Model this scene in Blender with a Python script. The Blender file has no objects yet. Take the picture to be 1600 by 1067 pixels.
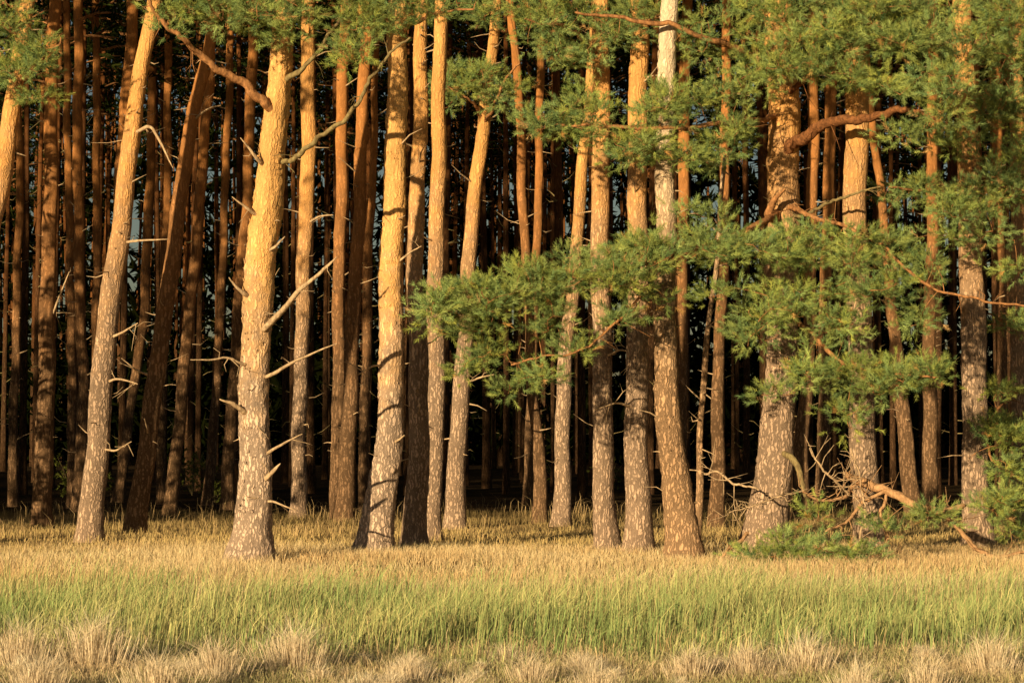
import bpy, math, random
import numpy as np
from mathutils import Vector
random.seed(7); rng=np.random.default_rng(7)
scene=bpy.context.scene
COL=scene.collection
F=3750.0; CAMH=1.6; P=math.atan(136.5/F)

def W(px,py,D):
    """point of the view ray of the surveyed photo pixel at distance D"""
    x=(px-800)/F; y=(533.5-py)/F
    dy=math.cos(P)-y*math.sin(P); dz=math.sin(P)+y*math.cos(P)
    t=D/dy
    return np.array([x*t,D,CAMH+dz*t])
def depth_of(basey): return CAMH*F/(basey-670.0)

# ---------------------------------------------------------------- materials
def newmat(name):
    m=bpy.data.materials.new(name); m.use_nodes=True
    nt=m.node_tree; nt.nodes.clear()
    return m,nt,nt.nodes,nt.links
def N(nodes,t,**kw):
    n=nodes.new(t)
    for k,v in kw.items():
        if k in n.inputs: n.inputs[k].default_value=v
        else: setattr(n,k,v)
    return n
def mixc(nodes,links,fac,a,b,blend='MIX'):
    n=nodes.new('ShaderNodeMix'); n.data_type='RGBA'; n.blend_type=blend
    for inp,v in ((n.inputs[0],fac),(n.inputs[6],a),(n.inputs[7],b)):
        if hasattr(v,'is_output'): links.new(v,inp)
        else: inp.default_value=v if not isinstance(v,tuple) else (*v,1)
    return n.outputs[2]
def bark(name,z0,z1,low=(.24,.165,.11),high=(.50,.25,.10),crack=.42,vs=24,bump=.014,simple=False,topcrack=.78):
    m,nt,nd,lk=newmat(name)
    tc=N(nd,'ShaderNodeTexCoord'); oi=N(nd,'ShaderNodeObjectInfo')
    off=N(nd,'ShaderNodeVectorMath',operation='SCALE'); off.inputs[0].default_value=(7,3,5)
    lk.new(oi.outputs['Random'],off.inputs['Scale'])
    add=N(nd,'ShaderNodeVectorMath',operation='ADD'); lk.new(tc.outputs['Object'],add.inputs[0]); lk.new(off.outputs[0],add.inputs[1])
    nz=N(nd,'ShaderNodeTexNoise'); nz.inputs['Scale'].default_value=13; nz.inputs['Detail'].default_value=4; lk.new(add.outputs[0],nz.inputs['Vector'])
    dis=N(nd,'ShaderNodeVectorMath',operation='MULTIPLY_ADD'); dis.inputs[1].default_value=(.08,.08,.4)
    lk.new(nz.outputs['Color'],dis.inputs[0]); lk.new(add.outputs[0],dis.inputs[2])
    mp=N(nd,'ShaderNodeMapping'); mp.inputs['Scale'].default_value=(1,1,.19); lk.new(dis.outputs[0],mp.inputs['Vector'])
    vo=N(nd,'ShaderNodeTexVoronoi',feature='DISTANCE_TO_EDGE'); vo.inputs['Scale'].default_value=vs; lk.new(mp.outputs[0],vo.inputs['Vector'])
    cr=N(nd,'ShaderNodeMapRange'); cr.inputs['From Max'].default_value=.27; lk.new(vo.outputs['Distance'],cr.inputs['Value'])
    sx=N(nd,'ShaderNodeSeparateXYZ'); lk.new(tc.outputs['Object'],sx.inputs[0])
    big=N(nd,'ShaderNodeTexNoise'); big.inputs['Scale'].default_value=3.2; big.inputs['Detail'].default_value=6; big.inputs['Roughness'].default_value=.7; lk.new(add.outputs[0],big.inputs['Vector'])
    zz=N(nd,'ShaderNodeMath',operation='MULTIPLY_ADD'); lk.new(big.outputs['Fac'],zz.inputs[0]); zz.inputs[1].default_value=4.; lk.new(sx.outputs['Z'],zz.inputs[2])
    hz=N(nd,'ShaderNodeMapRange'); hz.inputs['From Min'].default_value=z0+2; hz.inputs['From Max'].default_value=z1+2; lk.new(zz.outputs[0],hz.inputs['Value'])
    base=mixc(nd,lk,hz.outputs[0],low,high)
    # broad weathering tone
    wn=N(nd,'ShaderNodeTexNoise'); wn.inputs['Scale'].default_value=1.7; wn.inputs['Detail'].default_value=3; lk.new(add.outputs[0],wn.inputs['Vector'])
    wr=N(nd,'ShaderNodeMapRange'); wr.inputs['From Min'].default_value=.35; wr.inputs['From Max'].default_value=.65; wr.inputs['To Min'].default_value=.88; wr.inputs['To Max'].default_value=1.12; lk.new(wn.outputs['Fac'],wr.inputs['Value'])
    fine=N(nd,'ShaderNodeTexNoise'); fine.inputs['Scale'].default_value=30; fine.inputs['Detail'].default_value=7; fine.inputs['Roughness'].default_value=.65; lk.new(mp.outputs[0],fine.inputs['Vector'])
    vr=N(nd,'ShaderNodeMapRange'); vr.inputs['From Min'].default_value=.3; vr.inputs['From Max'].default_value=.7; vr.inputs['To Min'].default_value=.76; vr.inputs['To Max'].default_value=1.28; lk.new(fine.outputs['Fac'],vr.inputs['Value'])
    cs=N(nd,'ShaderNodeMapRange'); cs.inputs['To Min'].default_value=crack; cs.inputs['To Max'].default_value=topcrack; lk.new(hz.outputs[0],cs.inputs['Value'])
    mx=N(nd,'ShaderNodeMath',operation='MAXIMUM'); lk.new(cs.outputs[0],mx.inputs[0]); lk.new(cr.outputs[0],mx.inputs[1])
    ml=N(nd,'ShaderNodeMath',operation='MULTIPLY'); lk.new(mx.outputs[0],ml.inputs[0]); lk.new(vr.outputs[0],ml.inputs[1])
    ml2=N(nd,'ShaderNodeMath',operation='MULTIPLY'); lk.new(ml.outputs[0],ml2.inputs[0]); lk.new(wr.outputs[0],ml2.inputs[1])
    cmb=N(nd,'ShaderNodeCombineColor'); [lk.new(ml2.outputs[0],cmb.inputs[i]) for i in range(3)]
    col=mixc(nd,lk,1.0,base,cmb.outputs[0],'MULTIPLY')
    hs=N(nd,'ShaderNodeMath',operation='MULTIPLY_ADD'); lk.new(fine.outputs['Fac'],hs.inputs[0]); hs.inputs[1].default_value=1.5; lk.new(cr.outputs[0],hs.inputs[2])
    bp=N(nd,'ShaderNodeBump'); bp.inputs['Strength'].default_value=.75; bp.inputs['Distance'].default_value=bump; lk.new(hs.outputs[0],bp.inputs['Height'])
    b=N(nd,'ShaderNodeBsdfDiffuse'); b.inputs['Roughness'].default_value=.3
    lk.new(col,b.inputs['Color'])
    if not simple: lk.new(bp.outputs[0],b.inputs['Normal'])
    o=N(nd,'ShaderNodeOutputMaterial'); lk.new(b.outputs[0],o.inputs[0]); return m
def leafmat(name,tint=(1,1,1)):
    m,nt,nd,lk=newmat(name)
    at=N(nd,'ShaderNodeAttribute'); at.attribute_name='tone'
    c=mixc(nd,lk,1.,at.outputs['Color'],tint,'MULTIPLY')
    b=N(nd,'ShaderNodeBsdfDiffuse'); lk.new(c,b.inputs['Color'])
    o=N(nd,'ShaderNodeOutputMaterial'); lk.new(b.outputs[0],o.inputs[0]); return m
def woodmat(name,a,b_,sc=12):
    m,nt,nd,lk=newmat(name)
    tc=N(nd,'ShaderNodeTexCoord'); mp=N(nd,'ShaderNodeMapping'); mp.inputs['Scale'].default_value=(1,1,.5); lk.new(tc.outputs['Object'],mp.inputs[0])
    nz=N(nd,'ShaderNodeTexNoise'); nz.inputs['Scale'].default_value=sc; nz.inputs['Detail'].default_value=5; nz.inputs['Roughness'].default_value=.65; lk.new(mp.outputs[0],nz.inputs['Vector'])
    r=N(nd,'ShaderNodeMapRange'); r.inputs['From Min'].default_value=.35; r.inputs['From Max'].default_value=.65; lk.new(nz.outputs['Fac'],r.inputs['Value'])
    c=mixc(nd,lk,r.outputs[0],a,b_)
    bp=N(nd,'ShaderNodeBump'); bp.inputs['Strength'].default_value=.9; bp.inputs['Distance'].default_value=.02; lk.new(nz.outputs['Fac'],bp.inputs['Height'])
    b=N(nd,'ShaderNodeBsdfDiffuse'); lk.new(c,b.inputs['Color']); lk.new(bp.outputs[0],b.inputs['Normal'])
    o=N(nd,'ShaderNodeOutputMaterial'); lk.new(b.outputs[0],o.inputs[0]); return m
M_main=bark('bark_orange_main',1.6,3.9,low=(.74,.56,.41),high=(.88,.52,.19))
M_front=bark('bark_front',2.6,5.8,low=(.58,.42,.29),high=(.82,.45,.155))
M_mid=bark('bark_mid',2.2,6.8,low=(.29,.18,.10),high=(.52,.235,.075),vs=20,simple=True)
M_back=bark('bark_back',3.0,9.0,low=(.115,.065,.034),high=(.22,.09,.03),vs=20,simple=True)  # bark darkened so the wood's inner shade is in the colour
M_dead=bark('peeling_dead_trunk',2.6,6.4,low=(.60,.39,.22),high=(.88,.72,.50))
M_twig=woodmat('dead_wood',(.28,.20,.12),(.68,.50,.30),20)
M_limb=woodmat('limb_bark',(.20,.10,.045),(.54,.27,.11),26)
M_limbtan=woodmat('fallen_limb_bark',(.30,.17,.085),(.62,.38,.19),26)
M_limbdark=woodmat('limb_bark_shaded',(.10,.045,.022),(.32,.14,.055),26)  # dark copy of the limb bark, upper right shade put into its colour
M_limbgrey=woodmat('limb_lichen_bark',(.16,.12,.06),(.36,.29,.13),22)
M_needle=leafmat('pine_needles')
M_coarse=leafmat('canopy_needles',(.11,.12,.095))  # tint darkens the needles, putting crown shade into their colour
M_far=leafmat('distant_needles',(.02,.022,.017))  # near black tint, the deep wood's shade set in the colour
M_grass=leafmat('grass_blades')

# ---------------------------------------------------------------- mesh helpers
class MB:
    def __init__(s): s.v=[];s.f=[];s.m=[];s.n=0;s.tv=[];s.tc=[];s.tm=[]
    def tube(s,pts,rad,sides=8,mat=0,jit=0.,cap=True,lump=0.):
        pts=np.asarray(pts,float); k=len(pts); rad=np.asarray(rad,float)
        T=np.gradient(pts,axis=0); T/=np.linalg.norm(T,axis=1)[:,None]+1e-9
        ref=np.array([0,0,1.]) if abs(T[:,2]).mean()<.6 else np.array([1.,0,0])
        U=np.cross(T,ref); U/=np.linalg.norm(U,axis=1)[:,None]+1e-9
        V=np.cross(T,U)
        a=np.arange(sides)*2*math.pi/sides
        R=rad[:,None]*np.ones(sides)[None,:]
        if lump:
            s_=np.arange(k)[:,None]; ph=rng.uniform(0,6,6)
            R=R*(1+lump*(np.sin(2*a+ph[0]+s_*.05)+.7*np.sin(3*a+ph[1]-s_*.08)+.6*np.sin(a+s_*.23+ph[2])+.5*np.sin(s_*.41+ph[3])+.4*np.sin(2*a+s_*.9+ph[4])))
        if jit: R=R+rng.normal(0,jit,R.shape)
        vv=pts[:,None,:]+R[:,:,None]*(np.cos(a)[None,:,None]*U[:,None,:]+np.sin(a)[None,:,None]*V[:,None,:])
        b=s.n; s.v.append(vv.reshape(-1,3)); s.n+=k*sides
        i=np.arange(k-1)[:,None]*sides; j=np.arange(sides)[None,:]; j2=(j+1)%sides
        q=np.stack([i+j,i+j2,i+sides+j2,i+sides+j],-1).reshape(-1,4)+b
        s.f.append(q); s.m.append(np.full(len(q),mat))
        if cap:
            s.v.append(pts[-1:]+T[-1:]*rad[-1]*1.5); c=s.n; s.n+=1
            e=b+(k-1)*sides; jj=np.arange(sides)
            t=np.stack([e+jj,e+(jj+1)%sides,np.full(sides,c)],-1)
            s.tv.append(t); s.tm.append(np.full(sides,mat))
    def arrays(s):
        return np.concatenate(s.v), np.concatenate(s.f), (np.concatenate(s.tv) if s.tv else np.zeros((0,3),int))
    def obj(s,name,mats,parent=None,origin=None,smooth=True):
        v,q,t=s.arrays()
        if origin is not None: v=v-np.asarray(origin)
        mi=np.concatenate(s.m+s.tm)
        me=rawmesh(name,v,q,t,mi,smooth); [me.materials.append(x) for x in mats]
        return mkobj(name,me,parent)
def rawmesh(name,v,q,t,mi=None,smooth=True):
    me=bpy.data.meshes.new(name)
    me.vertices.add(len(v)); me.vertices.foreach_set('co',np.asarray(v,np.float32).ravel())
    nl=len(q)*4+len(t)*3; me.loops.add(nl)
    me.loops.foreach_set('vertex_index',np.concatenate([q.ravel(),t.ravel()]).astype(np.int32))
    nf=len(q)+len(t); me.polygons.add(nf)
    ls=np.concatenate([np.arange(len(q))*4,len(q)*4+np.arange(len(t))*3]).astype(np.int32)
    me.polygons.foreach_set('loop_start',ls)
    if mi is not None: me.polygons.foreach_set('material_index',mi.astype(np.int32))
    me.polygons.foreach_set('use_smooth',np.full(nf,smooth))
    me.update(calc_edges=True); return me
def mkobj(name,me,parent=None,loc=None):
    o=bpy.data.objects.new(name,me); COL.objects.link(o)
    if parent is not None: o.parent=parent
    if loc is not None: o.location=loc
    return o
def empty(name,loc,label,cat,group=None):
    o=bpy.data.objects.new(name,None); COL.objects.link(o); o.location=loc; o.empty_display_size=.3
    o['label']=label;o['category']=cat
    if group:o['group']=group
    return o
def setcol(me,c):
    a=me.color_attributes.new('tone','FLOAT_COLOR','POINT')
    c=np.concatenate([c,np.ones((len(c),1))],1).astype(np.float32); a.data.foreach_set('color',c.ravel())
def unit(a): return a/(np.linalg.norm(a,axis=-1,keepdims=True)+1e-9)
def shoots(pos,dr,n,L,nl,nw,basecol):
    S=len(pos); dr=unit(dr)
    t=rng.uniform(.05,1,(S,n,1)); r=rng.normal(size=(S,n,3)); r-= (r*dr[:,None]).sum(-1,keepdims=True)*dr[:,None]; r=unit(r)
    al=rng.uniform(.45,1.15,(S,n,1))*(1.15-.45*t)
    d=dr[:,None]*np.cos(al)+r*np.sin(al)
    b=pos[:,None]+dr[:,None]*t*L
    ln=nl*rng.uniform(.75,1.2,(S,n,1))
    side=unit(np.cross(d,rng.normal(size=(S,n,3))))*nw*.5
    v=np.stack([b-side,b+side,b+d*ln],2).reshape(-1,3)
    c=basecol[:,None,None,:]*rng.uniform(.8,1.2,(S,n,1,1))*np.ones((1,1,3,1))
    return v,c.reshape(-1,3)
def mixmesh(name,v,c,mb,mats,origin=None):
    """needle triangles plus the wood that carries them, as one crown mesh"""
    wv,wq,wt=mb.arrays()
    V=np.concatenate([v,wv])
    if origin is not None: V=V-origin
    t=np.concatenate([np.arange(len(v)).reshape(-1,3),wt+len(v)])
    mi=np.concatenate([np.ones(len(wq)),np.zeros(len(v)//3),np.ones(len(wt))])
    me=rawmesh(name,V,wq+len(v),t,mi,False)
    setcol(me,np.concatenate([c,np.ones((len(wv),3))*.2])); [me.materials.append(x) for x in mats]
    return me
def needlecols(n,dead=.03):
    k=rng.uniform(0,1,(n,1))
    c=np.array([.170,.265,.090])*(1-k)+np.array([.37,.42,.115])*k
    m=rng.uniform(size=n)<dead; c[m]=[.52,.32,.12]
    return c*rng.uniform(.8,1.2,(n,1))
def smoothline(P,n):
    P=np.asarray(P,float); t=np.zeros(len(P)); t[1:]=np.cumsum(np.linalg.norm(np.diff(P[:,:3],axis=0),axis=1)); 
    u=np.linspace(0,t[-1],n); out=np.stack([np.interp(u,t,P[:,i]) for i in range(P.shape[1])],1)
    k=max(1,n//(len(P)*3)); 
    if k>1:
        ker=np.ones(2*k+1)/(2*k+1)
        pad=np.concatenate([2*out[:1]-out[1:k+1][::-1],out,2*out[-1:]-out[-k-1:-1][::-1]])
        out=np.stack([np.convolve(pad[:,i],ker,'valid') for i in range(out.shape[1])],1)
    return out

# ---------------------------------------------------------------- crown variants
def crown_variant(z0,z1,rad,tufts,seed,n=10,bias=1.):
    global rng
    rng=np.random.default_rng(seed)
    mb=MB(); pos=[];dr=[]
    nb=int((z1-z0)*4.2)
    per=tufts//nb
    for i in range(nb):
        z=z0+(z1-z0)*((i+rng.uniform())/nb)**bias; h=(z-z0)/(z1-z0)
        r=rad*(math.sin(math.pi*min(1,.22+.78*h)**.9)*.85+.18)*rng.uniform(.6,1.15)
        a=rng.uniform(0,6.283); up=rng.uniform(-.1,.5)
        e=np.array([math.cos(a)*r,math.sin(a)*r,z+up*r])
        s=np.array([0,0,z]); m=(s+e)/2+np.array([0,0,.12*r])
        mb.tube(smoothline([s,m,e],4),np.linspace(.035,.008,4),3,0,cap=False)
        u=rng.uniform(.35,1.05,(per,1)); c=s+(e-s)*u+np.array([0,0,.1*r])*np.sin(u*3.1)
        c=c+rng.normal(0,1,(per,3))*np.array([.33,.33,.17])*(.6+.3*r)
        pos.append(c); dr.append(unit(c-s*.5-e*.5+(e-s)*.6)+np.array([0,0,.45])+rng.normal(0,.4,(per,3)))
    pos=np.concatenate(pos);dr=np.concatenate(dr)
    v,c=shoots(pos,dr,n,.26,.26,.06,needlecols(len(pos)))
    return mixmesh('crown',v,c,mb,[M_coarse,M_limb])
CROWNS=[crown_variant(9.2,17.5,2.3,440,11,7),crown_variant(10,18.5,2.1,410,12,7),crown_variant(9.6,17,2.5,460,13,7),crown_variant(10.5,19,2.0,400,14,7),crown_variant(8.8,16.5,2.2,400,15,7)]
EDGE=[crown_variant(.7,14,3.3,2200,31,n=7),crown_variant(.6,13,3.5,2200,32,n=7)]  # low dense crowns for the unseen pines added to shade the interior
rng=np.random.default_rng(21)

# ---------------------------------------------------------------- surveyed pines
class Tree: pass
def stubs(mb,line,count,zmax=9.,mat=1,lmax=.55,thick=.008):
    for _ in range(count):
        i=rng.integers(int(len(line)*.06),len(line)-2); p=line[i]
        if p[2]>zmax: continue
        a=rng.uniform(0,6.283); L=rng.uniform(.08,lmax)*rng.uniform(.3,1)
        d=np.array([math.cos(a),math.sin(a),rng.uniform(-.35,.55)]); r=p[3]
        s=p[:3]+d*r*.7; mid=s+d*L*.5+rng.normal(0,.02,3); e=s+d*L+np.array([0,0,rng.uniform(-.06,.12)])*L*2
        th=thick*rng.uniform(.5,1.3)
        mb.tube([s,mid,e],[th*1.6,th,th*.3],5,mat)
def flakes(mb,line,count,z0,z1):
    """papery bark scales standing off the trunk"""
    for _ in range(count):
        i=rng.integers(3,len(line)-3); p=line[i]
        if p[2]<z0 or p[2]>z1: continue
        a=rng.uniform(0,6.283); o=np.array([math.cos(a),math.sin(a),0]); tg=np.array([-o[1],o[0],0]); s=rng.uniform(.010,.028); r=p[3]*.985
        c=p[:3]+o*r; h=s*rng.uniform(1.0,2.4); l=rng.uniform(.006,.016)
        v=np.array([c-tg*s,c+tg*s,c+tg*s*.7+np.array([0,0,h])+o*l,c-tg*s*.7+np.array([0,0,h])+o*l])
        mb.v.append(v); mb.f.append(np.array([[0,1,2,3]])+mb.n); mb.m.append(np.array([0])); mb.n+=4
def pine(pts,basey,mat,label,sides=20,top=19,crown=0,nst=50,lumps=.03,jit=.004,cscale=1.,group='pines along the forest edge',D=None,lmax=.6,name='pine_tree',nfl=0):
    t=Tree(); D=D or depth_of(basey); t.D=D
    P3=[]
    for (px,py,w) in pts: p=W(px,py,D); P3.append([*p,w/F*D/2])
    P3=sorted(P3,key=lambda q:q[2])
    b=list(P3[0]); 
    if b[2]>.02: 
        P3.insert(0,[b[0]-(P3[1][0]-b[0])*min(1,b[2]/(P3[1][2]-b[2]+.01)),b[1],-.1,b[3]*1.08])
    else: P3[0][2]=-.1
    a_,b_=np.array(P3[-2]),np.array(P3[-1]); sl=(b_[0]-a_[0])/(b_[2]-a_[2]); z=b_[2];x=b_[0]
    if top>z+1:
        r0=b_[3]; z0=z
        while z<top:
            dz=min(1.2,top-z+.01); z+=dz; x+=sl*dz; sl*=.85
            P3.append([x,D+(z-z0)*.01*rng.normal(),z,max(.03,r0*(1-.75*(z-z0)/(top-z0)))])
    line=smoothline(P3,max(60,int(top/(.11 if sides<24 else .07))))
    line[:,1]+=.05*np.sin(line[:,2]*.7+rng.uniform(0,6))
    line[:,0]+=.014*np.sin(line[:,2]*1.9+rng.uniform(0,6))+.01*np.sin(line[:,2]*4.1+rng.uniform(0,6))
    line[:,3]*=1+.28*np.exp(-np.clip(line[:,2],0,9)/.22)
    base=np.array([line[0,0],D,0.]); t.base=base; t.line=line
    e=empty(name,base,label,'tree',group); t.e=e
    mb=MB(); mb.tube(line[:,:3],line[:,3],sides,0,jit=jit,lump=lumps)
    stubs(mb,line,nst,lmax=lmax)
    if nfl: flakes(mb,line,nfl,.5,8.5)
    t.trunk=mb.obj('trunk',[mat,M_twig],e,base)
    if crown is not None:
        me=CROWNS[crown%5]; o=mkobj('crown',me,e)
        k=np.argmin(abs(line[:,2]-11)) if top>11 else -1
        o.location=(line[k,0]-base[0],0,0); o.rotation_euler=(0,0,rng.uniform(0,6.28)); o.scale=(cscale,cscale,top/18.5)
        t.crown=o
    return t
def limb(t,pts,mat,name='branch',sides=8,twigs=0,root=True,lump=.10,ws=.72,wob=.012):
    P=[]
    for q in pts:
        px,py,w,do=q; P.append([*W(px,py,t.D+do),max(w*ws,1.5)/F*t.D/2])
    if root:
        k=np.argmin(abs(t.line[:,2]-P[0][2])); P[0][:3]=[t.line[k,0],t.line[k,1],P[0][2]]
    n=max(12,len(P)*7); L=smoothline(P,n)
    wb=np.cumsum(rng.normal(0,wob,(n,3)),0); wb-=np.linspace(0,1,n)[:,None]*wb[-1]; L[:,:3]+=wb
    mb=MB(); mb.tube(L[:,:3],L[:,3],sides,0,lump=lump)
    for _ in range(twigs):
        i=rng.integers(2,n-1); d=unit(rng.normal(size=3)+np.array([0,0,.2])); l=rng.uniform(.08,.45)
        m=L[i,:3]+d*l*.5+rng.normal(0,.03,3); e=L[i,:3]+d*l+rng.normal(0,.03,3)
        mb.tube([L[i,:3],m,e],[.007,.005,.0025],4,0)
        if l>.2: mb.tube([m,m+unit(d+rng.normal(0,.6,3))*l*.4],[.004,.0025],3,0)
    mb.obj(name,[mat],t.e,t.base)
    return L[:,:3]
def foliage(t,clouds,nodes,name='foliage',dens=.92,nsh=15,n=44,spread=1.):
    cen=[]
    for (cx,cy,rx,ry,do,k) in clouds:
        k=max(2,int(k*dens)); q=unit(rng.normal(size=(k,3)))*rng.uniform(0,1,(k,1))**(.42)
        ry=ry*1.12
        for a in q:
            D=t.D+do+a[2]*.75*min(1,rx/60); cen.append(W(cx+a[0]*rx,cy+a[1]*ry+rng.normal(0,5),D))
    cen=np.array(cen); nodes=np.concatenate(nodes) if isinstance(nodes,list) else nodes
    cen[:,2]=np.maximum(cen[:,2],.1)
    mb=MB(); U=np.array(nodes)
    dist=np.array([np.linalg.norm(U-c,axis=1).min() for c in cen]); near=np.array([U[np.linalg.norm(U-c,axis=1).argmin()] for c in cen])
    alive=np.ones(len(cen),bool); dirs=np.zeros((len(cen),3))
    for _ in range(len(cen)):
        i=np.where(alive,dist,1e9).argmin(); alive[i]=False; s=near[i]; c=cen[i]
        m=(s+c)/2+rng.normal(0,.03,3)-np.array([0,0,.03*dist[i]]); dirs[i]=unit(c-s)
        r=.004+.006*min(1,dist[i])
        mb.tube(smoothline([s,m,c],5),np.linspace(r,.003,5),4,0,cap=False)
        dn=np.linalg.norm(cen-c,axis=1)*1.15; b=alive&(dn<dist); dist[b]=dn[b]; near[b]=c
    S=nsh*len(cen)
    off=rng.normal(0,1,(len(cen),nsh,3))*np.array([.098,.098,.048])*spread
    pos=(cen[:,None]+off).reshape(-1,3)
    dr=(unit(off)*.9+dirs[:,None]*.5+np.array([0,0,.42])+rng.normal(0,.25,off.shape)).reshape(-1,3)
    kk=rng.uniform(0,1,(len(cen),1)); cc=np.repeat(rng.uniform(.78,1.25,(len(cen),1))*(np.array([.88,.98,1.2])*(1-kk)+np.array([1.06,1.0,.8])*kk),nsh,0)
    v,c=shoots(pos,dr,n,.125,.066,.0048,needlecols(S)*cc)
    mkobj(name,mixmesh(name,v,c,mb,[M_needle,M_limb],t.base),t.e)

T={}
def add(key,pts,basey,mat=M_front,label='tall straight Scots pine with grey brown plated bark',**kw): T[key]=pine(pts,basey,mat,label,**kw)
SL='slim upright Scots pine in the shade'
add('a',[(45,0,22),(22,150,24),(3,280,28),(-25,420,32),(-55,600,36),(-80,850,45)],850,label='slender leaning Scots pine with orange upper bark',crown=1)
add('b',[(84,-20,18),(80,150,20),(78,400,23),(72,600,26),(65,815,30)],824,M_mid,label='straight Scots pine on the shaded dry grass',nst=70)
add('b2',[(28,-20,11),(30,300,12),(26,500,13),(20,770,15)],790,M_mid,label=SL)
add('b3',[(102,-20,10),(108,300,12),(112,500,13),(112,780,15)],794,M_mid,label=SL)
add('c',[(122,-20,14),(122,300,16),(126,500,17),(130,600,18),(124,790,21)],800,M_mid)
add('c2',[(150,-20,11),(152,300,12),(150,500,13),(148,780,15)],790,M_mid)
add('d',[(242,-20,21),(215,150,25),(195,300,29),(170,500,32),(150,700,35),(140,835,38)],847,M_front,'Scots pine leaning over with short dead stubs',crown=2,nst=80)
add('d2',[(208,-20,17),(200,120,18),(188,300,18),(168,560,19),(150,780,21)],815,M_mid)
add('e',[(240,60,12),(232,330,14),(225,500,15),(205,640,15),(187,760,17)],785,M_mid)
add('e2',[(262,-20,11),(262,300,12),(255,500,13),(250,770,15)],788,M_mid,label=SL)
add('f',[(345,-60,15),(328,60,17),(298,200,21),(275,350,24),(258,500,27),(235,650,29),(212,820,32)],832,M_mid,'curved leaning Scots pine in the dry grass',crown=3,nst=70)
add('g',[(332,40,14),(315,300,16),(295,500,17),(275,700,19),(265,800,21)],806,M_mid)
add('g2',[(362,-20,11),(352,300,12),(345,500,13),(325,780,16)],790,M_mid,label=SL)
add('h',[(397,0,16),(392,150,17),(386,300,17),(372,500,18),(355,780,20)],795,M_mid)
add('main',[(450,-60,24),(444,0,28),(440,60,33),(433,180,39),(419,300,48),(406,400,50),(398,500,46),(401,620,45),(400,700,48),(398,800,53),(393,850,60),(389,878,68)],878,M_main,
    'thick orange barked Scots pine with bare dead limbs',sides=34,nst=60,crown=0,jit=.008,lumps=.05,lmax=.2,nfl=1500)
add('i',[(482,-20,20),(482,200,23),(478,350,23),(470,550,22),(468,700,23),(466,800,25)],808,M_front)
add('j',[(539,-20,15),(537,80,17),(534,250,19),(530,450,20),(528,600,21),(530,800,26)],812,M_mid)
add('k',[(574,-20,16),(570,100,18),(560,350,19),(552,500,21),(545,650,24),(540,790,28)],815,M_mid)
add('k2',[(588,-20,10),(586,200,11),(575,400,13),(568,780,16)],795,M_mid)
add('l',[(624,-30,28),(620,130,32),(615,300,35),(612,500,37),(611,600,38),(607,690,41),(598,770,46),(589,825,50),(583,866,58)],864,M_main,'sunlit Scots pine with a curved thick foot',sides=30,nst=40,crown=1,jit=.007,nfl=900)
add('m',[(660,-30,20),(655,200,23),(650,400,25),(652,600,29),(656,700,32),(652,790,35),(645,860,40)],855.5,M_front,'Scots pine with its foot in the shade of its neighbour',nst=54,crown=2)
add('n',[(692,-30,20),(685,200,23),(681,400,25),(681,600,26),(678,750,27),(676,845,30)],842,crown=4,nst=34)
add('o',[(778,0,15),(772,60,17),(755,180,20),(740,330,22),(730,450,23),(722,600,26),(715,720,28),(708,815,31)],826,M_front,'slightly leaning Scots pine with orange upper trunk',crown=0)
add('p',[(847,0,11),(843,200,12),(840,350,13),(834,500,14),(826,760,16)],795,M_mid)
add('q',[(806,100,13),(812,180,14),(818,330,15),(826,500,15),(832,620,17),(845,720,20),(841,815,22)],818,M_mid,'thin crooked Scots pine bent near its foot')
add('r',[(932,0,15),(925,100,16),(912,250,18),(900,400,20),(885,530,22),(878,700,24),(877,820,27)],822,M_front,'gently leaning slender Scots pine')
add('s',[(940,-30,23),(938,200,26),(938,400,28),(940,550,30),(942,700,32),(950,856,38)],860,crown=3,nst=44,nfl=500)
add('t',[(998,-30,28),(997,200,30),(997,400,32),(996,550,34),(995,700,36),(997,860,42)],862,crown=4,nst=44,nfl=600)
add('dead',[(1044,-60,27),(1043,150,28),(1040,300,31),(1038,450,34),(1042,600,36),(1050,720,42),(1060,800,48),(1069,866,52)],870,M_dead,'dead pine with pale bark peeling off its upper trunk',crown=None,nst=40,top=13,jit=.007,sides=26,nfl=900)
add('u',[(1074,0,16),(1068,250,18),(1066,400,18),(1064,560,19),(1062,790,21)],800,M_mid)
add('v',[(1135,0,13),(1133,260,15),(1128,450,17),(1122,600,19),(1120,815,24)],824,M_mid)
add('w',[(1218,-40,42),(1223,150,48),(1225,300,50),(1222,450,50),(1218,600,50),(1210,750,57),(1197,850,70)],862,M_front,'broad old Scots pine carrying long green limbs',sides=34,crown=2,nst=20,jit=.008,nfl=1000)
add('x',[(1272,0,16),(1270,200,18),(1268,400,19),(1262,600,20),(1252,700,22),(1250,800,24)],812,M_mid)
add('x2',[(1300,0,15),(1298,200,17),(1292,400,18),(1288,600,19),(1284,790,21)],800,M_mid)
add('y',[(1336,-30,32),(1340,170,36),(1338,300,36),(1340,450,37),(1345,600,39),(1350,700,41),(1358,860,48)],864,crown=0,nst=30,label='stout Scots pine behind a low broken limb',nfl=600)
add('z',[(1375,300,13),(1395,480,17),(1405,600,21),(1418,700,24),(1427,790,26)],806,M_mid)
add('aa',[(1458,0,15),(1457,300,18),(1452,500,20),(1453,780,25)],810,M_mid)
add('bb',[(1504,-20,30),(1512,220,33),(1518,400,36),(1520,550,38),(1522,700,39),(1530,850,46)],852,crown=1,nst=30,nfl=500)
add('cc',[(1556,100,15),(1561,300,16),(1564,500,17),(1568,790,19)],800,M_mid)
add('dd',[(1586,-20,24),(1590,250,25),(1590,400,26),(1592,600,27),(1596,830,31)],842,crown=3)
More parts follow.
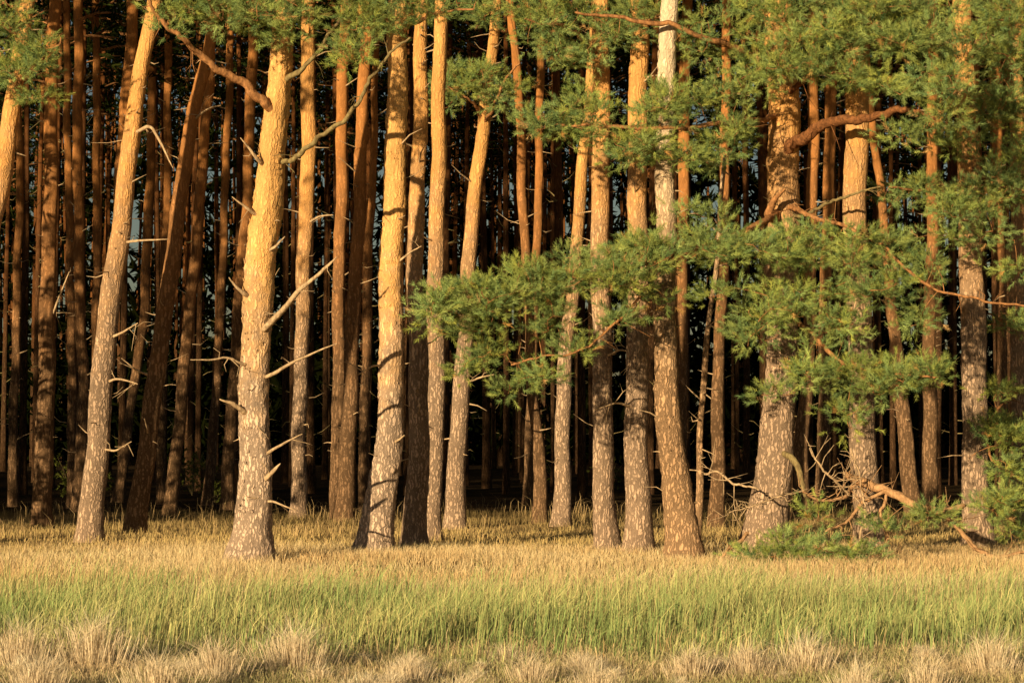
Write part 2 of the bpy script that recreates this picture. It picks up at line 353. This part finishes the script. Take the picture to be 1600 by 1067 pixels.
add('sap',[(1113,460,7),(1104,550,9),(1095,680,10),(1088,830,13),(1087,850,15)],858,M_dead,'thin bare dead pine sapling',crown=None,nst=30,top=5.2,sides=10,name='dead_sapling',jit=.001,lmax=.4)

t=T['main']; g=M_limb
La=limb(t,[(420,190,22,0),(405,155,20,-.15),(372,128,17,-.3),(330,95,14,-.5),(290,62,11,-.7),(258,40,9,-.8),(240,5,7,-.9),(225,-40,5,-1)],g,twigs=8)
Lb=limb(t,[(438,265,13,0),(470,238,11,-.2),(510,212,10,-.4),(545,180,9,-.6),(568,140,8,-.7),(597,98,6,-.8),(640,60,5,-.9)],M_limbgrey,twigs=7)
Lc=limb(t,[(440,130,14,0),(470,98,11,-.3),(500,72,8,-.5),(530,30,6,-.7),(560,-10,5,-.8)],M_limbgrey,twigs=4)
Ld=limb(t,[(430,60,11,0),(410,20,9,-.3),(380,-20,7,-.6)],g,twigs=3)
def dl(t,pts,tw=2): return limb(t,pts,M_twig,name='dead_branch',twigs=tw,ws=.78,wob=.0015,lump=.05,sides=6)
dl(t,[(400,528,15,0),(418,510,13,-.2),(445,482,11,-.35),(470,452,9,-.5),(495,432,7,-.6),(512,415,6,-.7),(526,402,2,-.75)],3)
dl(t,[(402,592,9,0),(424,586,8,-.2),(455,566,6,-.3),(490,550,4,-.4),(526,537,2,-.5)],2)
dl(t,[(398,575,9,0),(376,569,7,-.2),(352,558,5,-.3),(330,563,4,-.4),(298,562,2,-.5)],4)
dl(t,[(400,650,13,0),(380,642,11,-.2),(362,630,8,-.3),(344,624,3,-.35)],1)
dl(t,[(402,722,9,0),(424,703,7,-.2),(445,692,5,-.3),(472,678,2,-.35)],2)
dl(t,[(400,758,14,0),(416,747,11,-.2),(428,735,8,-.25),(438,724,2,-.27)],1)
dl(t,[(400,470,12,0),(380,460,9,-.2),(366,446,5,-.25),(358,434,2,-.3)],0)
dl(t,[(405,345,10,0),(388,328,7,-.2),(376,318,4,-.25),(363,308,2,-.3)],1)
dl(t,[(420,265,10,0),(402,250,8,-.2),(390,232,5,-.25),(376,216,2,-.3)],1)
dl(t,[(412,400,8,0),(432,385,6,-.2),(445,370,2,-.25)],0)
dl(t,[(400,790,8,0),(425,782,5,-.2),(462,797,2,-.3)],2)
foliage(t,[(290,18,62,22,-.9,17),(430,14,52,24,-.8,17),(372,46,34,14,-.6,6),(465,60,26,14,-.6,5),(250,-30,60,30,-1,10),(560,30,36,30,-.8,11),(555,84,30,24,-.9,9),(520,-25,70,28,-.8,12),(330,-35,80,30,-.9,14)],[La,Lb,Lc,Ld])
dl(T['d'],[(205,210,8,0),(235,195,7,-.3),(255,230,5,-.4),(270,262,2,-.5)],3)
dl(T['d'],[(188,380,7,0),(215,376,5,-.2),(262,374,2,-.4)],1)
dl(T['d'],[(165,530,7,0),(190,520,5,-.2),(215,505,2,-.4)],3)
dl(T['d'],[(155,600,6,0),(185,590,5,-.2),(215,600,2,-.4)],3)
dl(T['d'],[(148,700,6,0),(180,705,4,-.2),(205,690,2,-.4)],3)
dl(T['b'],[(74,520,5,0),(90,470,4,-.1),(108,425,2,-.2)],2)
dl(T['f'],[(300,190,6,0),(325,170,4,-.2),(345,165,2,-.3)],2)
dl(T['f'],[(245,590,6,0),(215,580,4,-.2),(190,560,2,-.3)],2)
dl(T['l'],[(610,420,6,0),(640,395,4,-.2),(658,385,2,-.3)],1)
dl(T['l'],[(610,575,5,0),(585,570,4,-.2),(560,585,2,-.3)],1)
dl(T['l'],[(604,700,7,0),(620,688,6,-.2),(632,680,2,-.25)],1)
dl(T['o'],[(722,600,5,0),(750,590,4,-.2),(772,585,2,-.3)],2)
dl(T['t'],[(996,640,5,0),(965,628,4,-.3),(930,640,2,-.4)],4)
dl(T['s'],[(940,560,5,0),(970,545,4,-.3),(1000,555,2,-.4)],8)
dl(T['dead'],[(1042,260,7,0),(1065,245,5,-.2),(1080,225,2,-.3)],1)
dl(T['i'],[(480,350,6,0),(500,338,4,-.2),(520,336,2,-.3)],1)
t=T['a']; L1=limb(t,[(22,150,10,0),(40,120,8,-.4),(70,90,6,-.7),(95,60,4,-.9)],g); L2=limb(t,[(35,60,9,0),(10,30,7,-.4),(-20,10,5,-.7)],g)
foliage(t,[(45,95,46,40,-.7,24),(15,40,40,32,-.7,14),(55,150,24,16,-.7,5),(0,110,30,30,-.6,8)],[L1,L2])
t=T['l']; L1=limb(t,[(620,60,10,0),(645,35,8,-.4),(690,20,6,-.7),(740,15,4,-.9)],g); L2=limb(t,[(620,40,9,0),(590,25,7,-.4),(555,45,5,-.7)],g)
foliage(t,[(640,8,48,18,-.8,13),(590,28,32,18,-.7,9),(715,2,44,16,-.8,8)],[L1,L2])
t=T['o']; L1=limb(t,[(752,200,8,0),(772,160,7,-.4),(790,120,5,-.6),(812,100,4,-.8)],g); L2=limb(t,[(754,185,8,0),(735,155,6,-.4),(700,135,4,-.6)],g)
foliage(t,[(735,128,50,24,-.6,26),(785,150,34,20,-.6,14),(700,150,24,14,-.6,8),(762,18,40,24,-.8,12),(820,12,40,24,-.8,10)],[L1,L2])
t=T['s']; L1=limb(t,[(940,90,9,0),(910,60,7,-.4),(870,40,6,-.7),(820,30,4,-.9)],g); L2=limb(t,[(940,60,9,0),(975,40,7,-.4),(1020,30,4,-.7)],g)
foliage(t,[(870,28,56,30,-.8,22),(905,84,38,22,-.6,11),(960,50,44,30,-.6,13),(850,75,34,16,-.8,6),(1010,15,40,24,-.8,10)],[L1,L2])

# the big limb-bearing pine
t=T['w']; nodes=[]
nodes.append(limb(t,[(1222,245,26,0),(1240,222,25,-.3),(1268,198,23,-.6),(1310,190,20,-.9),(1345,186,18,-1.1),(1400,168,14,-1.3),(1440,176,8,-1.5),(1470,190,4,-1.7)],M_limbdark,twigs=16,sides=10))
nodes.append(limb(t,[(1222,110,15,0),(1170,92,14,-.8),(1120,72,13,-1.2),(1060,42,11,-1.5),(985,28,8,-1.7),(900,20,5,-1.9)],g,twigs=10))
nodes.append(limb(t,[(1222,330,17,0),(1190,348,15,-1),(1130,375,13,-1.6),(1050,395,11,-2),(960,415,9,-2.3),(860,440,8,-2.5),(760,465,6,-2.7),(670,485,4,-2.8)],g,twigs=14))
nodes.append(limb(t,[(1224,318,11,0),(1270,335,10,-.9),(1330,352,8,-1.4),(1400,395,7,-1.8),(1460,440,6,-2),(1540,465,5,-2.2),(1610,480,4,-2.3)],g,twigs=22))
nodes.append(limb(t,[(1222,150,13,0),(1280,110,11,-1),(1350,60,9,-1.5),(1420,30,7,-1.8)],M_limbdark,twigs=8))
nodes.append(limb(t,[(1222,480,11,0),(1270,520,10,-1),(1330,570,8,-1.5),(1400,590,6,-1.8),(1460,590,4,-2)],g,twigs=10))
nodes.append(limb(t,[(1222,180,13,0),(1150,190,11,-1.1),(1060,200,9,-1.5),(960,200,7,-1.8),(860,195,4,-2)],g,twigs=10))
nodes.append(limb(t,[(1050,395,6,-2),(1010,440,6,-2.2),(960,500,5,-2.3),(900,545,4,-2.4),(800,570,4,-2.5)],g,twigs=14,root=False))
nodes.append(limb(t,[(1222,335,9,0),(1290,320,7,-.8),(1350,295,5,-1.2),(1375,292,3,-1.4)],M_limbgrey,twigs=8))
limb(t,[(1222,350,24,0),(1198,335,20,-.4),(1208,312,14,-.5),(1226,296,4,-.55)],g,name='broken_branch',wob=.004)
foliage(t,[(1240,385,76,36,-1.5,33),(1130,388,72,30,-1.8,32),(1015,392,64,28,-2.1,29),(935,425,62,28,-2.4,29),(852,446,52,25,-2.5,27),(768,466,54,23,-2.7,30),(690,482,42,28,-2.8,23),(870,500,46,12,-2.4,7),(975,495,34,16,-2.2,7),(738,512,34,12,-2.6,6),(1010,455,50,18,-2.1,9),
  (765,552,32,12,-2.6,7),(840,590,44,12,-2.5,9),(730,576,16,9,-2.6,3),(895,552,28,12,-2.4,5),(800,612,20,7,-2.5,3),
  (1345,395,74,36,-1.7,26),(1235,475,74,36,-1.5,24),(1410,430,56,36,-1.8,17),(1185,522,40,20,-1.2,9),(1290,515,54,20,-1.5,11),(1340,470,54,24,-1.6,12),(1440,500,36,18,-1.7,6),(1110,450,40,14,-1.8,5),
  (1295,585,66,16,-1.5,20),(1395,596,68,18,-1.8,26),(1450,582,34,14,-1.9,9),(1215,612,36,12,-1.2,6),(1325,650,32,12,-1.5,6),
  (1140,208,46,30,-1.2,16),(1060,170,58,32,-1.5,26),(985,232,56,22,-1.7,18),(905,188,48,28,-1.8,18),(845,200,36,14,-2,9),(1050,244,56,14,-1.5,9),(940,165,34,14,-1.7,5),(1110,250,36,12,-1.4,6),(1100,335,34,12,-1.7,5)],nodes)
foliage(t,[(1160,110,58,44,-1,18),(1240,90,80,48,-1.5,31),(1340,55,90,48,-1.6,39),(1330,125,76,26,-1.5,19),(1440,65,90,48,-1.8,41),(1455,135,64,26,-2,18),(1180,30,60,30,-1.3,19),(1290,8,90,22,-1.5,26),(1080,60,56,22,-1.3,10),(1420,5,90,22,-1.7,24),(1120,150,36,20,-1.1,7),(1470,185,44,16,-2,9),(1400,205,30,10,-1.6,4)],nodes)
t=T['bb']; L1=limb(t,[(1515,200,12,0),(1550,150,9,-.8),(1590,100,7,-1.2),(1640,60,5,-1.4)],g,twigs=5); L2=limb(t,[(1515,290,10,0),(1480,300,8,-.8),(1430,300,6,-1.2),(1390,292,4,-1.5)],g,twigs=6)
L3=limb(t,[(1515,260,10,0),(1560,290,8,-.8),(1610,300,5,-1.2)],g,twigs=4); L4=limb(t,[(1510,100,12,0),(1540,50,8,-.8),(1570,0,6,-1.2)],g)
foliage(t,[(1550,60,80,60,-1.4,52),(1570,165,56,44,-1.2,30),(1420,300,42,18,-1.3,13),(1500,322,60,26,-1.2,25),(1570,290,50,32,-1.1,22),(1480,220,56,24,-1.2,14),(1545,375,46,14,-1.1,8),(1550,-10,90,30,-1.3,18),(1600,230,40,26,-1,11),(1460,365,36,12,-1.3,5),(1590,420,30,14,-1,6)],[L1,L2,L3,L4])
t=T['dd']; L1=limb(t,[(1592,610,9,0),(1565,630,7,-1.4),(1540,670,5,-2.4),(1550,720,4,-2.9)],g,twigs=8); L2=limb(t,[(1594,720,9,0),(1575,750,7,-1.6),(1550,800,4,-2.9)],g,twigs=8)
L3=limb(t,[(1590,480,8,0),(1575,500,6,-.7),(1545,490,4,-1)],g,twigs=12)
foliage(t,[(1568,608,34,14,-1.8,8),(1566,672,42,30,-2.8,18),(1578,735,36,16,-2.9,9),(1568,785,46,20,-3.1,17),(1590,825,34,12,-2.9,7),(1580,500,36,18,-.9,8)],[L1,L2,L3])

# ---------------------------------------------------------------- low broken limb
D0=29.4
fb=Tree(); fb.D=D0; fb.base=W(1545,868,D0); fb.base[2]=0; fb.e=empty('fallen_branch',fb.base,'broken orange pine limb sprawled over the dry grass','branch')
def fl(pts,mat=M_limbtan,tw=4,ws=.9): return limb(fb,pts,mat,twigs=tw,root=False,wob=.008,ws=ws)
n1=fl([(1320,742,12,.8),(1345,750,15,.4),(1385,766,14,.1),(1430,788,13,0),(1470,795,12,0),(1505,790,9,0)],tw=14)
n2=fl([(1470,795,10,0),(1495,825,10,0),(1520,856,9,0),(1560,866,7,0),(1620,860,5,.1)],tw=14)
n3=fl([(1345,752,8,.4),(1325,772,7,.2),(1285,782,5,.1),(1255,768,3,0)],tw=14)
n4=fl([(1385,768,7,.1),(1345,790,6,0),(1320,815,5,-.1),(1290,830,3,-.2)],tw=12)
n5=fl([(1325,772,5,.2),(1300,748,4,.1),(1278,722,3,0),(1265,700,2,0)],M_twig,tw=16)
n6=fl([(1100,742,4,.5),(1125,740,4,.4),(1150,755,4,.2),(1185,765,3,0)],M_twig,8)
n7=fl([(1290,850,6,-.2),(1330,858,6,-.3),(1380,876,5,-.3),(1420,880,4,-.3)],tw=12)
n8=fl([(1170,832,7,0),(1150,850,6,-.1),(1130,868,5,-.1)],tw=3)
n9=fl([(1255,768,3,0),(1225,772,3,-.1),(1170,790,2,-.2),(1140,800,2,-.2)],M_twig,26)
n10=fl([(1340,860,4,0),(1352,800,4,0),(1345,740,3,0),(1330,700,2,0)],M_twig,20)
n11=fl([(1385,768,6,.1),(1372,800,5,0),(1390,840,4,0),(1378,862,4,0)],tw=12)
foliage(fb,[(1265,870,66,8,-1.0,12),(1190,878,36,6,-.9,6),(1345,872,46,6,-1.0,6),(1270,806,24,10,-.6,3),(1378,818,22,10,-.6,3),(1470,808,36,8,-.4,5),(1235,848,28,7,-.8,4)],[n1,n2,n3,n4,n7,n8],dens=1)
limb(T['w'],[(1215,705,12,0),(1238,712,14,-.4),(1250,735,15,-.5),(1258,775,6,-.5)],M_limbgrey,name='broken_branch',wob=.004)

# ---------------------------------------------------------------- background pines
TR=[]
for k in range(8):
    ln=[];x=y=0;sx,sy=rng.normal(0,.016,2)
    for z in np.arange(-.1,19.5,.8):
        ln.append([x,y,z,.140*(1-.035*z)*(1+.3*math.exp(-max(z,0)/.25))]); x+=sx*.8;y+=sy*.8; sx+=rng.normal(0,.009)-sx*.05; sy+=rng.normal(0,.009)-sy*.05
    L=smoothline(ln,60); mb=MB(); mb.tube(L[:,:3],L[:,3],10,0,jit=.004,lump=.04)
    stubs(mb,L,60,zmax=12,lmax=.9,thick=.009)
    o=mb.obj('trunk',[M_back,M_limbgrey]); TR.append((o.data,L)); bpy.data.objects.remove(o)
placed=[(q.base[0],q.base[1]) for q in T.values()]
cand=[]
def tryput(x,y,md):
    for (a,b) in placed:
        if (a-x)**2+(b-y)**2<md*md: return False
    placed.append((x,y)); cand.append((x,y)); return True
tries=0; n=0
while n<120 and tries<20000:
    tries+=1; y=math.sqrt(rng.uniform(52**2,98**2)); x=rng.uniform(-1,1)*(.225*y+1.0)
    if tryput(x,y,2.1): n+=1
n=0;tries=0
while n<34 and tries<5000:
    tries+=1; y=rng.uniform(36,75); lo=-(.225*y+1)
    x=lo-rng.uniform(.5,20) if rng.uniform()<.82 else -lo+rng.uniform(.5,6)
    if tryput(x,y,2.4): n+=1
GL='slender Scots pine inside the shaded plantation'
for (x,y) in cand:
    e=empty('pine_tree',(x,y,0),GL,'tree','pines inside the plantation')
    me,L=TR[rng.integers(8)]; rz=rng.uniform(0,6.28); s=rng.uniform(.5,1.0); 
    tr=mkobj('trunk',me,e); tr.rotation_euler=(0,0,rz); tr.scale=(s,s,rng.uniform(1.1,1.25))
    cr=mkobj('crown',CROWNS[rng.integers(5)],e); k=np.argmin(abs(L[:,2]-12)); p=L[k]
    cr.location=((p[0]*math.cos(rz)-p[1]*math.sin(rz))*s,(p[0]*math.sin(rz)+p[1]*math.cos(rz))*s,0)
    cr.rotation_euler=(0,0,rng.uniform(0,6.28)); q=rng.uniform(1.0,1.3); cr.scale=(q,q,rng.uniform(1.12,1.28))
for i in range(15):  # row out of view, added to block the low sun from the interior
    x=-11.8-i*2.5+rng.uniform(-.4,.4); y=33+rng.uniform(-1.0,1.5)
    e=empty('pine_tree',(x,y,0),'unseen broad edge pine, low boughs added to shade the wood','tree','unseen shade pines added at the field edge')
    me,L=TR[rng.integers(8)]; tr=mkobj('trunk',me,e); tr.scale=(1.2,1.2,.8)
    cr=mkobj('crown',EDGE[i%2],e); cr.rotation_euler=(0,0,rng.uniform(0,6.28)); cr.scale=(1,1,rng.uniform(.95,1.15))

# distant wood, reads as one dark mass
mb=MB()
for i in range(300):
    y=rng.uniform(100,160); x=rng.uniform(-1,1)*(.26*y+4); r=rng.uniform(.10,.17); dx,dy=rng.normal(0,.35,2)
    mb.tube([[x,y,-.1],[x+dx*.4,y+dy,9],[x+dx,y,19]],[r,r*.7,r*.35],5,0,cap=False)
k=7000
cy=rng.uniform(100,170,k); cx=rng.uniform(-1,1,k)*(.27*cy+4); u=rng.uniform(0,1,k); cz=np.where(u<.36,rng.uniform(8,22,k),rng.uniform(0,10,k)*rng.uniform(0.25,1,k))
pos=np.stack([cx,cy,cz],1); pos=(pos[:,None]+rng.normal(0,.6,(k,4,3))).reshape(-1,3)
v,c=shoots(pos,rng.normal(size=pos.shape)+[0,0,.3],5,.5,.8,.25,needlecols(len(pos),0))
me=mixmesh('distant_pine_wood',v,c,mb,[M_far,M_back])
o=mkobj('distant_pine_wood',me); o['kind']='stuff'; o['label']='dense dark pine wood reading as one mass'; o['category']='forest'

# ---------------------------------------------------------------- undergrowth shrubs
def shrub(px,py,D,h,r,label):
    b=W(px,py,D); b[2]=0; e=empty('shrub',b,label,'bush','shrubs under the pines')
    mb=MB(); pos=[]
    for i in range(9):
        a=rng.uniform(0,6.28); tip=np.array([math.cos(a)*r*rng.uniform(.2,1),math.sin(a)*r*rng.uniform(.2,1),h*rng.uniform(.6,1)])
        L=smoothline([[0,0,0],tip*np.array([.4,.4,.6]),tip],8); mb.tube(L,np.linspace(.012,.004,8),4,0)
        u=rng.integers(2,8,8); pos.append(L[u]+rng.normal(0,.1,(8,3)))
    pos=np.concatenate(pos); v,c=shoots(pos,rng.normal(size=pos.shape),12,.15,.07,.03,np.array([.13,.15,.03])*rng.uniform(.7,1.3,(len(pos),1)))
    mkobj('foliage',mixmesh('foliage',v,c,mb,[M_grass,M_limbgrey]),e)
for (px,D,h,r) in [(110,54,1.0,.6),(150,56,.7,.5),(300,58,1.1,.6),(335,52,.6,.5),(870,62,.8,.6),(955,64,.9,.6)]:
    shrub(px,800,D,h,r,'leafy green shrub under the shaded pines')

# ---------------------------------------------------------------- ground
def hnoise(x,y,s,seed=0):
    r=np.random.default_rng(seed); o=np.zeros_like(x)
    for i in range(6):
        a=r.uniform(0,6.28); f=s*r.uniform(.6,2.2); o+=np.sin((x*math.cos(a)+y*math.sin(a))*f+r.uniform(0,6.28)+1.3*np.sin((x*math.sin(a)-y*math.cos(a))*f*.7))
    return o/6
def gz(x,y): return .03*hnoise(x,y,.7,3)
gx=np.concatenate([np.linspace(-600,-32,14),np.linspace(-30,30,150),np.linspace(32,600,14)]); gy=np.concatenate([np.linspace(-300,8,12),np.linspace(9,70,150),np.linspace(75,1200,22)])
X,Y=np.meshgrid(gx,gy); Z=gz(X,Y)
nx=len(gx); i=np.arange(len(gy)-1)[:,None]*nx+np.arange(nx-1)[None,:]; q=np.stack([i,i+1,i+nx+1,i+nx],-1).reshape(-1,4)
me=rawmesh('ground',np.stack([X,Y,Z],-1).reshape(-1,3),q,np.zeros((0,3),int),None,True)
m,nt,nd,lk=newmat('ground_sheet')
tc=N(nd,'ShaderNodeTexCoord')
n1_=N(nd,'ShaderNodeTexNoise'); n1_.inputs['Scale'].default_value=14; n1_.inputs['Detail'].default_value=9; n1_.inputs['Roughness'].default_value=.7; lk.new(tc.outputs['Object'],n1_.inputs['Vector'])
n2_=N(nd,'ShaderNodeTexNoise'); n2_.inputs['Scale'].default_value=.6; n2_.inputs['Detail'].default_value=4; lk.new(tc.outputs['Object'],n2_.inputs['Vector'])
c1=mixc(nd,lk,n1_.outputs['Fac'],(.30,.20,.09),(.62,.45,.22))
r2=N(nd,'ShaderNodeMapRange'); r2.inputs['From Min'].default_value=.4; r2.inputs['From Max'].default_value=.65; r2.inputs['To Max'].default_value=.4; lk.new(n2_.outputs['Fac'],r2.inputs['Value'])
c2=mixc(nd,lk,r2.outputs[0],c1,(.24,.22,.08))
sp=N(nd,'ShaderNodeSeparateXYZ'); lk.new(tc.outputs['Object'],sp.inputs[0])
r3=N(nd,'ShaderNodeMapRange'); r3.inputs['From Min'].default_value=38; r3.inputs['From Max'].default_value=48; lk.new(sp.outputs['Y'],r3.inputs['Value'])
c2=mixc(nd,lk,r3.outputs[0],c2,(.05,.034,.018))  # ground colour darkens with depth under the pines
bp=N(nd,'ShaderNodeBump'); bp.inputs['Distance'].default_value=.05; lk.new(n1_.outputs['Fac'],bp.inputs['Height'])
b=N(nd,'ShaderNodeBsdfDiffuse'); lk.new(c2,b.inputs['Color']); lk.new(bp.outputs[0],b.inputs['Normal'])
oo=N(nd,'ShaderNodeOutputMaterial'); lk.new(b.outputs[0],oo.inputs[0])
me.materials.append(m); o=mkobj('ground',me); o['kind']='structure'; o['label']='dry grassy ground, darker under the pines'; o['category']='ground'

# ---------------------------------------------------------------- grass
def blades(x,y,h,w,lean,bend,cb,ct,z=None):
    n=len(x); a=rng.uniform(0,6.283,n); 
    side=np.stack([np.cos(a),np.sin(a),np.zeros(n)],1)*(w/2)[:,None]
    zz=gz(x,y)-.01 if z is None else z
    b=np.stack([x,y,zz],1); up=np.array([0,0,1.])
    m=b+lean*h[:,None]*.45+up*h[:,None]*.55
    tpt=b+lean*h[:,None]*1.0+bend*h[:,None]+up*(h*(1-.38*np.linalg.norm(lean+bend,axis=1).clip(0,1.6)))[:,None]
    v=np.stack([b-side,b+side,m+side*.8,m-side*.8,tpt],1).reshape(-1,3)
    c=np.stack([cb,cb,(cb+ct)/2,(cb+ct)/2,ct],1).reshape(-1,3)
    return v,c
def grass_obj(name,parts,label):
    v=np.concatenate([p[0] for p in parts]); c=np.concatenate([p[1] for p in parts]); n=len(v)//5; i=np.arange(n)[:,None]*5
    me=rawmesh(name,v,i+np.array([[0,1,2,3]]),i+np.array([[3,2,4]]),None,False); setcol(me,c.clip(0,.85)); me.materials.append(M_grass)
    o=mkobj(name,me); o['kind']='stuff'; o['label']=label; o['category']='grass'; return o
def field(n,y0,y1,wx=.225,extra=1.5):
    y=np.sqrt(rng.uniform(y0**2,y1**2,n)); x=rng.uniform(-1,1,n)*(wx*y+extra); return x,y
def lb(n,l=.2,b=.25,wind=(.08,.0)):
    L=rng.normal(0,l,(n,3)); L[:,2]=0; L[:,:2]+=wind; B=rng.normal(0,b,(n,3)); B[:,2]=0; B+=L*.6; return L,B
def cmix(n,a,b,k=None,j=.28):
    k=rng.uniform(0,1,(n,1)) if k is None else k; return (np.array(a)*(1-k)+np.array(b)*k)*rng.uniform(1-j,1+j,(n,1))
x,y=field(95000,15.4,26.5)
front=16.3+.5*hnoise(x,y*0,1.1,5)+.7*hnoise(x,y,2.5,55); back=22.8+1.0*hnoise(x,y*0,.8,6)+1.3*hnoise(x,y,1.6,66)
pz=np.clip((y-front)/1.1,0,1)*np.clip((back-y)/3.2+.2,0,1)*(.4+.6*np.clip(hnoise(x,y,2.0,8)*2.2+.6,0,1))
k=rng.uniform(size=len(x))<pz; x,y=x[k],y[k]; n=len(x)
h=rng.uniform(.14,.48,n)*(1+.4*hnoise(x,y,1.5,9))*np.clip((y-15)/2.5,.5,1); L,B=lb(n,.10,.18,(.12,.02)); gm=np.clip(.38+.8*hnoise(x,y,1.3,10)+rng.normal(0,.4,n),0,1)[:,None]
pg=blades(x,y,h,rng.uniform(.003,.0085,n),L,B,cmix(n,(.18,.25,.09),(.34,.34,.13),gm,.38),cmix(n,(.32,.44,.15),(.72,.64,.28),gm,.38))
grass_obj('green_meadow_grass',[pg],'tall green meadow grass in a sunlit band')
parts=[]
x,y=field(130000,16.6,32.0); k=rng.uniform(size=len(x))<np.clip((y-19.5)/3.5,.15,1); x,y=x[k],y[k]; n=len(x); h=rng.uniform(.06,.19,n)*(1+.5*hnoise(x,y,1.2,11)); 
h*=np.where(y<23.5,1.5,1)
L,B=lb(n,.2,.3); dm=np.clip(.55+.8*hnoise(x,y,.9,12)+rng.normal(0,.3,n),0,1)[:,None]
parts.append(blades(x,y,h,rng.uniform(.003,.0062,n),L,B,cmix(n,(.48,.33,.15),(.58,.46,.24),dm),cmix(n,(.78,.54,.27),(.85,.72,.43),dm)))
x,y=field(72000,30.5,45); n=len(x); k=hnoise(x,y,.9,14)+rng.normal(0,.35,n)>-.3; x,y=x[k],y[k]; n=len(x); h=rng.uniform(.05,.18,n)*(1+.5*hnoise(x,y,1.6,77)); fd=np.clip((46-y)/10,.3,1)[:,None]  # blade colour fades darker with depth under the pines
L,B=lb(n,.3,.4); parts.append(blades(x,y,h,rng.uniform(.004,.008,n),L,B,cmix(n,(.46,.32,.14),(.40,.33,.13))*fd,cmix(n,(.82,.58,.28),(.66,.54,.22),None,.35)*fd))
x,y=field(5000,34,47); n=len(x); k=hnoise(x,y,1.0,15)>.05; x,y=x[k],y[k]; n=len(x); h=rng.uniform(.2,.48,n); L,B=lb(n,.2,.4,(.1,0))
parts.append(blades(x,y,h,rng.uniform(.005,.009,n),L,B,cmix(n,(.34,.24,.11),(.40,.29,.13)),cmix(n,(.74,.55,.30),(.58,.42,.2))))
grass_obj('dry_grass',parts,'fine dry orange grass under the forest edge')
parts=[]
x,y=field(80000,13.2,18.6); n=len(x); h=rng.uniform(.05,.15,n); L,B=lb(n,.4,.45); dm=np.clip(.5+.9*hnoise(x,y,1.8,16)+rng.normal(0,.3,n),0,1)[:,None]
parts.append(blades(x,y,h,rng.uniform(.0025,.005,n),L,B,cmix(n,(.44,.33,.18),(.21,.24,.09),dm),cmix(n,(.82,.64,.39),(.44,.47,.18),dm)))
nt_=90; ty=np.sqrt(rng.uniform(13.2**2,16.9**2,nt_)); tx=rng.uniform(-1,1,nt_)*(.225*ty+1.2)
for px,py in [(30,1045),(145,1040),(340,1060),(460,1045),(60,1090),(250,1090),(830,1065),(930,1090),(1080,1060),(1260,1050),(1340,1090),(1550,1055),(1450,1085),(640,1065),(720,1095),(1170,1055)]:
    D=depth_of(py); p=W(px,py,D); tx=np.append(tx,p[0]); ty=np.append(ty,D)
big=np.array([.32,.36,.27,.32,.25,.28,.21,.23,.22,.26,.22,.26,.22,.19,.19,.22])
sz=np.concatenate([rng.uniform(.05,.15,nt_),big])
for i in range(len(tx)):
    nb=int(240+1500*sz[i]); a=rng.uniform(0,6.28,nb); rr=np.abs(rng.normal(0,.38,nb))*sz[i]; x=tx[i]+np.cos(a)*rr; y=ty[i]+np.sin(a)*rr
    o_=np.stack([np.cos(a),np.sin(a),0*a],1)*np.clip(rr/sz[i]+.15,.05,1.2)[:,None]; L=o_*.6+rng.normal(0,.15,(nb,3))*[1,1,0]; B=o_*.9+rng.normal(0,.24,(nb,3))*[1,1,0]+np.array([.1,0,0])
    h=sz[i]*rng.uniform(.5,1.3,nb)*(1.2-.3*rr/sz[i]).clip(.4,2)
    tn=rng.uniform(.88,1.1)
    parts.append(blades(x,y,h,rng.uniform(.0022,.004,nb),L,B,cmix(nb,(.60,.46,.28),(.70,.57,.38))*tn,cmix(nb,(.85,.70,.46),(.85,.77,.57))*tn))
grass_obj('straw_tufts',parts,'pale dry straw tufts among short grass')

# ---------------------------------------------------------------- light, sky, camera
AZ=math.radians(28); EL=math.radians(11)
S=Vector((-math.sin(AZ)*math.cos(EL),-math.cos(AZ)*math.cos(EL),math.sin(EL)))
sl=bpy.data.lights.new('sun','SUN'); sl.energy=6.6; sl.angle=math.radians(.5); sl.color=(1,.75,.44)
so=bpy.data.objects.new('sun',sl); COL.objects.link(so); so.rotation_euler=S.to_track_quat('Z','Y').to_euler(); so.location=(-20,-30,15)
w=bpy.data.worlds.new('World'); scene.world=w; w.use_nodes=True; nt=w.node_tree
sky=nt.nodes.new('ShaderNodeTexSky'); sky.sky_type='NISHITA'; sky.sun_disc=False; sky.sun_elevation=EL; sky.sun_rotation=math.radians(208)
bg=nt.nodes['Background']; bg.inputs['Strength'].default_value=.04; nt.links.new(sky.outputs[0],bg.inputs['Color'])
cd=bpy.data.cameras.new('camera'); cd.lens=36*F/1600; cd.sensor_width=36; cd.clip_end=3000; cd.clip_start=.1
co=bpy.data.objects.new('camera',cd); COL.objects.link(co); co.location=(0,0,CAMH); co.rotation_euler=(math.pi/2+P,0,0); scene.camera=co
scene.view_settings.view_transform='Standard'; scene.view_settings.look='None'; scene.view_settings.exposure=0
